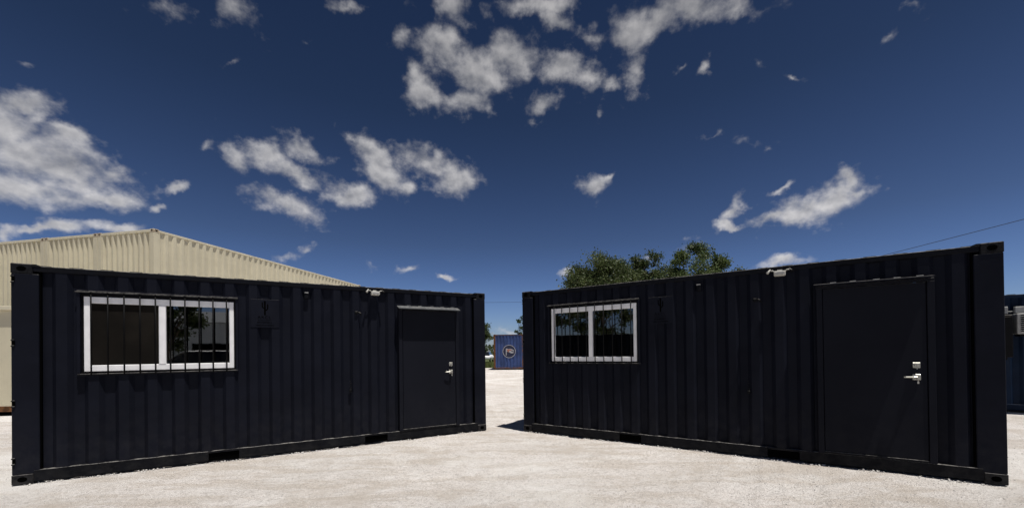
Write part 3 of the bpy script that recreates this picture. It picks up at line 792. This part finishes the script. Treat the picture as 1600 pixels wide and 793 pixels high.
# its end faces the camera: build long axis along +y by turning a child frame is not needed, the shell is laid out turned
def blue_far(root):
    W, H, L = 2.438, 2.80, 6.058
    pe = profile(.12, W - .12, .26, .262, .012, .052, .07, .05)
    sheet(pe, .13, H - .10, fn=lambda s, d, z: (s, d, z)).build('end_wall', M['blue'], root)
    pr = profile(.12, L - .12, .3, .2785, .012, .048, .07, .068)
    sheet(pr, .13, H - .09, fn=lambda s, d, z: (d, s, z)).build('side_wall', M['blue'], root)
    sheet(pr, .13, H - .09, fn=lambda s, d, z: (W - d, s, z)).build('side_wall', M['blue'], root)
    MB().box(.06, W - .06, L - .06, L, .13, H - .1).build('cargo_door', M['blue'], root)
    for i, (x0, x1) in enumerate(((0, .15), (W - .15, W))):
        for y0, y1 in ((0, .14), (L - .14, L)):
            MB().box(x0, x1, y0 + .003, y1, .118, H - .118, .005).build('corner_post', M['rust'] if i == 0 and y0 == 0 else M['blue_rail'], root)
            for z0, z1 in ((0, .118), (H - .118, H)):
                cb, hb = MB(), []; casting(cb, hb, x0 - .004 if i == 0 else x0 - .02, x1 + .004 + .02, y0 - .002, y1 + .02, z0, z1, -1 if i == 0 else 1, -1, z0 > 1)
                co = cb.build('corner_casting', M['rust'], root)
                for h_ in hb: h_.build('lashing_hole', M['hole'], co)
    for z0, z1 in ((.02, .135), (H - .09, H - .012)):
        MB().box(.18, W - .18, .006, .06, z0, z1, .004).box(.01, .06, .17, L - .17, z0, z1, .004).box(W - .06, W - .01, .17, L - .17, z0, z1, .004).build('rail', M['blue_rail'], root)
    MB().box(.05, W - .05, .05, L - .05, H - .03, H - .015).build('roof', M['blue'], root)
    em = MB(); n = 40; cx, cz, ro, ri = 1.26, 1.42, .53, .487
    vs_ = []
    for k in range(n):
        a_ = 2 * math.pi * k / n
        for r_, y_ in ((ri, -.002), (ri, .006), (ro, .006), (ro, -.002)): vs_.append((cx + r_ * math.cos(a_), y_, cz + r_ * math.sin(a_)))
    em.add(vs_, [(4 * k + q, 4 * k + (q + 1) % 4, 4 * ((k + 1) % n) + (q + 1) % 4, 4 * ((k + 1) % n) + q) for k in range(n) for q in range(4)])
    eo = em.build('round_emblem', M['white_mark'], root)
    MB().prism([(cx + .482 * math.cos(2 * math.pi * k / n), cz + .482 * math.sin(2 * math.pi * k / n)) for k in range(n)], .004, .010).build('emblem_field', M['emblem'], eo)
    fl = [(-.27, -.33), (-.21, -.33), (-.19, -.02), (-.08, .02), (.04, -.10), (.20, -.16), (.38, -.13), (.39, -.06), (.22, -.02), (.12, .06), (.26, .04), (.40, -.0), (.39, .08), (.26, .16), (.10, .22), (-.06, .19), (-.20, .24), (-.27, .22)]
    MB().prism([(cx + a_, cz + c_) for a_, c_ in fl], -.003, .003).build('flag_figure', M['white_mark'], eo)
    MB().prism([(cx + a_, cz + c_) for a_, c_ in ((-.18, .17), (-.05, .15), (.06, .17), (.20, .11), (.16, .05), (.03, .08), (-.02, -.02), (-.10, -.08), (-.13, .04), (-.2, .08))], -.006, -.0035).build('red_figure', M['red_mark'], eo)
M['emblem'] = mat('emblem_navy', (.018, .022, .05), .5, .3)
blue_far(bc)

# dark blue container at the right edge, with plant in front of it
rc = empty('cargo_container', (10.05, 9.55, .02), -.60); tag(rc, 'dark blue container with ribbed side, partly seen at the right edge', 'container')
container_shell(rc, 6.058, 2.438, 2.60, M['dkblue'], post=.16, wall_first=.30, pitch=.2785, railmat=M['dkblue'], castmat=M['dkblue'])
# condenser and cabinet hung on its side
cu = empty('air_conditioner', (10.86, 8.90, 1.72), -.60); tag(cu, 'grey air conditioner hung on the dark blue container at the right edge', 'air conditioner')
MB().box(0, .80, -.30, -.02, 0, .44, .01).build('housing', M['grey_metal'], cu)
lv = MB()
for k in range(9): lv.box(.05, .75, -.312, -.302, .05 + k * .042, .072 + k * .042)
lv.build('louvre', M['black'], cu)
MB().box(.05, .75, -.25, .0, -.05, -.002).build('bracket', M['black'], cu)
jb = empty('junction_box', (10.72, 9.02, 2.17), -.60); tag(jb, 'pair of pale grey boxes joined by conduit above the black cabinet', 'electrical box')
MB().box(0, .12, -.10, -.01, 0, .16, .006).build('box_body', M['grey_metal'], jb)
MB().box(.22, .62, -.12, -.01, 0.01, .15, .008).build('box_body', M['grey_metal'], jb)
MB().tube([(.12, -.05, .05), (.22, -.05, .05)], .012, 8).build('conduit', M['grey_metal'], jb)
kb = empty('equipment_cabinet', (10.55, 9.05, 0), -.60); tag(kb, 'tall black cabinet mounted on the dark blue container at the right edge', 'cabinet')
MB().box(0, .27, -.28, .0, 1.22, 2.14, .01).build('housing', M['black'], kb)
MB().box(.02, .25, -.29, -.281, 1.25, 2.10, .003).build('cabinet_door', M['black'], kb)
MB().box(.02, .25, -.05, .012, 1.16, 1.218).build('bracket', M['black'], kb)

# ------------------------------------------------------------------ trees
def tree(x, y, H, cr, ch, seed, lm, label, group, n_clump=60, n_leaf=170, leaf=.10, lean=(0, 0), gap=.5, squash=1.0, limbs=9, trunk_r=.16, z_low=None):
    rn = random.Random(seed)
    root = empty('tree', (x, y, 0)); tag(root, label, 'tree', group)
    tb = MB()
    zc = H - ch / 2
    base_h = max(.6, H - ch * .85)
    tb.tube([(0, 0, -.1), (lean[0] * .2, 0, base_h * .5), (lean[0] * .4, lean[1] * .3, base_h), (lean[0] * .8, lean[1] * .6, H - ch * .35)], [trunk_r * 1.3, trunk_r, trunk_r * .8, trunk_r * .3], 9)
    cents = []
    for i in range(n_clump):
        for _ in range(40):
            u = Vector((rn.uniform(-1, 1), rn.uniform(-1, 1), rn.uniform(-1, 1)))
            if .25 < u.length < 1: break
        k = 1 + .22 * noise.noise(u.normalized() * 2.3 + Vector((seed, 0, 0)))
        cents.append(Vector((lean[0] + u.x * cr * k, lean[1] + u.y * cr * squash * k, zc + u.z * ch / 2 * k)))
    for i in range(limbs):
        c_ = cents[i * len(cents) // limbs]
        s0 = Vector((lean[0] * .4, lean[1] * .3, base_h * rn.uniform(.75, 1.15)))
        mid = s0.lerp(c_, .5) + Vector((rn.uniform(-.3, .3), rn.uniform(-.3, .3), rn.uniform(0, .4)))
        tb.tube([s0, mid, c_], [trunk_r * .5, trunk_r * .28, .012], 6)
        for j in range(3):
            c2 = cents[rn.randrange(len(cents))]
            if (c2 - mid).length < cr * 1.1: tb.tube([mid, (mid + c2) / 2 + Vector((0, 0, .1)), c2], [trunk_r * .2, trunk_r * .1, .006], 5)
    tb.build('trunk', M['bark'], root, True)
    lb = MB()
    for c_ in cents:
        rr = rn.uniform(.28, .62) * cr * .42
        for j in range(int(n_leaf * 1.7 * rn.uniform(.5, 1.2))):
            d = Vector((rn.gauss(0, 1), rn.gauss(0, 1), rn.gauss(0, .75)))
            p = c_ + d * rr * .55
            s_ = leaf * 1.15 * rn.uniform(.55, 1.35)
            n_ = Vector((rn.gauss(0, 1), rn.gauss(0, 1), rn.gauss(0, 1) + .6)).normalized()
            t1 = n_.orthogonal().normalized(); a_ = rn.uniform(0, 6.28)
            t1 = math.cos(a_) * t1 + math.sin(a_) * n_.cross(t1); t2 = n_.cross(t1)
            lb.add([p - t1 * s_ * .6, p + t2 * s_ * .36, p + t1 * s_ * .6, p - t2 * s_ * .36], [(0, 1, 2, 3)])
    lb.build('crown', M[lm], root)
    return root
TG = 'trees behind the right office'
tree(5.45, 26, 7.6, 2.35, 4.3, 21, 'leaf', 'dense dark green rounded tree behind the right office, left of the other two', TG, 95, 300, .10, squash=.9, limbs=12)
tree(11.2, 25.5, 7.8, 2.25, 5.6, 33, 'leaf2', 'taller loose green tree with sky showing through, behind the right office', TG, 95, 230, .10, limbs=12)
tree(13.5, 26, 7.15, 1.6, 3.6, 44, 'leaf2', 'low thin green tree at the right of the group behind the right office', TG, 50, 190, .10)
tree(8.6, 27, 7.85, 1.9, 4.2, 45, 'leaf', 'low brownish green tree between two taller crowns behind the right office', TG, 70, 220, .10)
tree(-4.35, 40, 4.7, 1.75, 3.9, 51, 'leaf', 'dark green tree seen in the gap beside the left office end', None, 50, 150, .13)
tree(.35, 43, 5.5, .9, 2.6, 61, 'leaf2', 'thin leafy sapling rising above the far blue container', None, 9, 40, .14, trunk_r=.05, limbs=6)
tree(1.9, 46, 4.6, 1.4, 2.2, 62, 'leaf', 'bushy tree top behind the far blue container, mostly hidden', None, 24, 90, .14)

# far belt of woodland closing the horizon
fb = MB(); rn = random.Random(9)
for i in range(26000):
    a_ = rn.uniform(-2.2, 2.2) if i % 3 else rn.uniform(-.9, .9)
    r_ = 150 + rn.uniform(0, 14)
    x, y = math.sin(a_) * r_, math.cos(a_) * r_
    top = 4.2 + 2.2 * noise.noise(Vector((x * .06, y * .06, 0)))
    z = top * rn.random() ** .7
    s_ = rn.uniform(.25, .6)
    q = Euler((rn.random() * 6, rn.random() * 6, rn.random() * 6)).to_matrix()
    lbv = [Vector((x, y, z)) + q @ Vector(v) * s_ for v in ((-1, 0, 0), (0, .6, 0), (1, 0, 0), (0, -.6, 0))]
    fb.add(lbv, [(0, 1, 2, 3)])
tag(fb.build('woodland', M['leaf']), 'far belt of dark woodland along the horizon', 'woodland', kind='stuff')

# ------------------------------------------------------------------ power lines
def pole(x, y, h, label, arm=True):
    r_ = empty('utility_pole', (x, y, 0)); tag(r_, label, 'utility pole')
    MB().tube([(0, 0, -.3), (0, 0, h)], [.15, .10], 10).build('post', M['wood'], r_, True)
    MB().box(-.6, .6, -.05, .05, h - .35, h - .25).build('crossarm', M['wood'], r_)
    return r_
def cable(a, b_, sag, r, label):
    pts = []
    for i in range(25):
        t_ = i / 24
        p = Vector(a).lerp(Vector(b_), t_); p.z -= sag * 4 * t_ * (1 - t_); pts.append(p)
    tag(MB().tube(pts, r, 6).build('power_line', M['wire'], None, True), label, 'power line')
pole(31.0, 70, 9.75, 'wooden utility pole hidden beyond the trees behind the right office')
pole(31.2, 22, 9.25, 'wooden utility pole beyond the right edge')
cable((31.0, 70, 9.7), (31.2, 22, 9.2), .12, .018, 'dark power line rising to the right over the right office roof')
pole(-9.4, 52, 7.9, 'wooden utility pole hidden behind the left office')
pole(9.5, 52, 7.9, 'wooden utility pole hidden behind the dense tree')
cable((-9.4, 52, 7.85), (9.5, 52, 7.85), .05, .014, 'thin level power line crossing the gap between the offices')

# ------------------------------------------------------------------ what stands behind the camera and shows in the window glass
def parked_car(x, y, a, paint, label):
    root = empty('parked_car', (x, y, 0), a); tag(root, label, 'car', 'parked cars')
    # sections along x: (x, half width, sill z, belt z)
    prof = [(-2.25, .55, .72), (-2.2, .42, .86), (-1.5, .34, .96), (-.9, .32, 1.02), (0, .32, 1.03), (.9, .32, 1.00), (1.3, .33, .94), (2.0, .36, .80), (2.25, .48, .62)]
    secs = []
    for (sx, z0, z1) in prof:
        w = .90 if abs(sx) < 2.1 else .78
        secs.append([(sx, -w * .96, z0), (sx, -w, (z0 + z1) / 2), (sx, -w * .93, z1), (sx, 0, z1 + .03), (sx, w * .93, z1), (sx, w, (z0 + z1) / 2), (sx, w * .96, z0)])
    vs_ = [p for s_ in secs for p in s_]; fs_ = []
    n = 7
    for i in range(len(secs) - 1):
        for k in range(n): fs_.append((i * n + k, i * n + (k + 1) % n, (i + 1) * n + (k + 1) % n, (i + 1) * n + k))
    fs_ += [tuple(range(n)), tuple((len(secs) - 1) * n + k for k in range(n))]
    MB().add(vs_, fs_).build('body', paint, root, True)
    MB().add([(-2.0, -.78, .98), (.95, -.80, .98), (.95, .80, .98), (-2.0, .78, .98), (-1.35, -.60, 1.47), (.15, -.62, 1.47), (.15, .62, 1.47), (-1.35, .60, 1.47)],
             [(0, 1, 5, 4), (1, 2, 6, 5), (2, 3, 7, 6), (3, 0, 4, 7), (4, 5, 6, 7)]).build('cabin_glass', M['car_glass'], root)
    MB().box(-1.4, .2, -.63, .63, 1.465, 1.50, .015).build('roof', paint, root)
    for sx in (-1.38, 1.42):
        for sy in (-.80, .80):
            w_ = MB().tube([(sx, sy - .1, .33), (sx, sy + .1, .33)], .33, 20).build('wheel', M['rubber'], root, False)
            MB().tube([(sx, sy + (.101 if sy > 0 else -.101), .33), (sx, sy + (.11 if sy > 0 else -.11), .33)], [.20, .17], 14).build('rim', M['steel'], w_)
    for sy in (-.62, .62): MB().box(2.12, 2.235, sy - .16, sy + .16, .62, .74, .01).build('headlight', M['white_vinyl'], root)
    return root
pc = parked_car(1.6, -7.6, .25, M['silver'], 'silver saloon car parked in front of the tree behind the camera')
pc.scale = (1.12, 1.12, 1.12)
tree(1.9, -15.5, 6.2, 1.6, 4.9, 71, 'leaf', 'spreading dark tree behind the silver car, behind the camera', None, 50, 120, .14)
wc = parked_car(-4.75, 58, 1.5, M['white_vinyl'], 'small white car far off on the grass, in the gap beside the blue container'); del wc['group']
sh = empty('metal_shed', (7.0, -30, 0), .38); tag(sh, 'long pale blue grey metal shed with a low pitched roof behind the camera', 'shed')
psh = profile(0, 22, .3, .6, 0, .04, .25, .05)
sheet(psh, 0, 4.3, fn=lambda s, d, z: (s, -d, z)).build('wall', M['white_sheet'], sh)
MB().prism([(0, 0), (12, 0), (12, 4.3), (6, 5.6), (0, 4.3)], 0, .1, 'x').prism([(0, 0), (12, 0), (12, 4.3), (6, 5.6), (0, 4.3)], 21.9, 22, 'x').build('gable', M['white_sheet'], sh)
for v_ in sh.children[-1].data.vertices: v_.co.y *= -1
MB().prism([(.4, 4.3), (-6, 5.7), (-12.4, 4.3), (-12.4, 4.22), (-6, 5.6), (.4, 4.22)], -.3, 22.3, 'x').build('roof', M['roof_grey'], sh)
for k in range(5):
    MB().box(1.2 + k * 4.2, 4.6 + k * 4.2, .0, .06, .05, 2.5, .01).build('bay_opening', M['hole'], sh)  # solid black slabs draw the shade of open bays
bk = cargo(-20.5, -4.5, 0, -.95, 6.058, 2.591, ('navy', 'navy_rail', 'casting'), 'plain dark container standing behind the camera to the left', None)
tree(-26, -6.5, 8.5, 3.4, 6.0, 81, 'leaf', 'broad tree left of the dark container behind the camera', None, 50, 110, .18)
tree(-25, -12.5, 8.0, 3.2, 5.8, 82, 'leaf', 'broad tree right of the first one behind the dark container, behind the camera', None, 50, 110, .18)
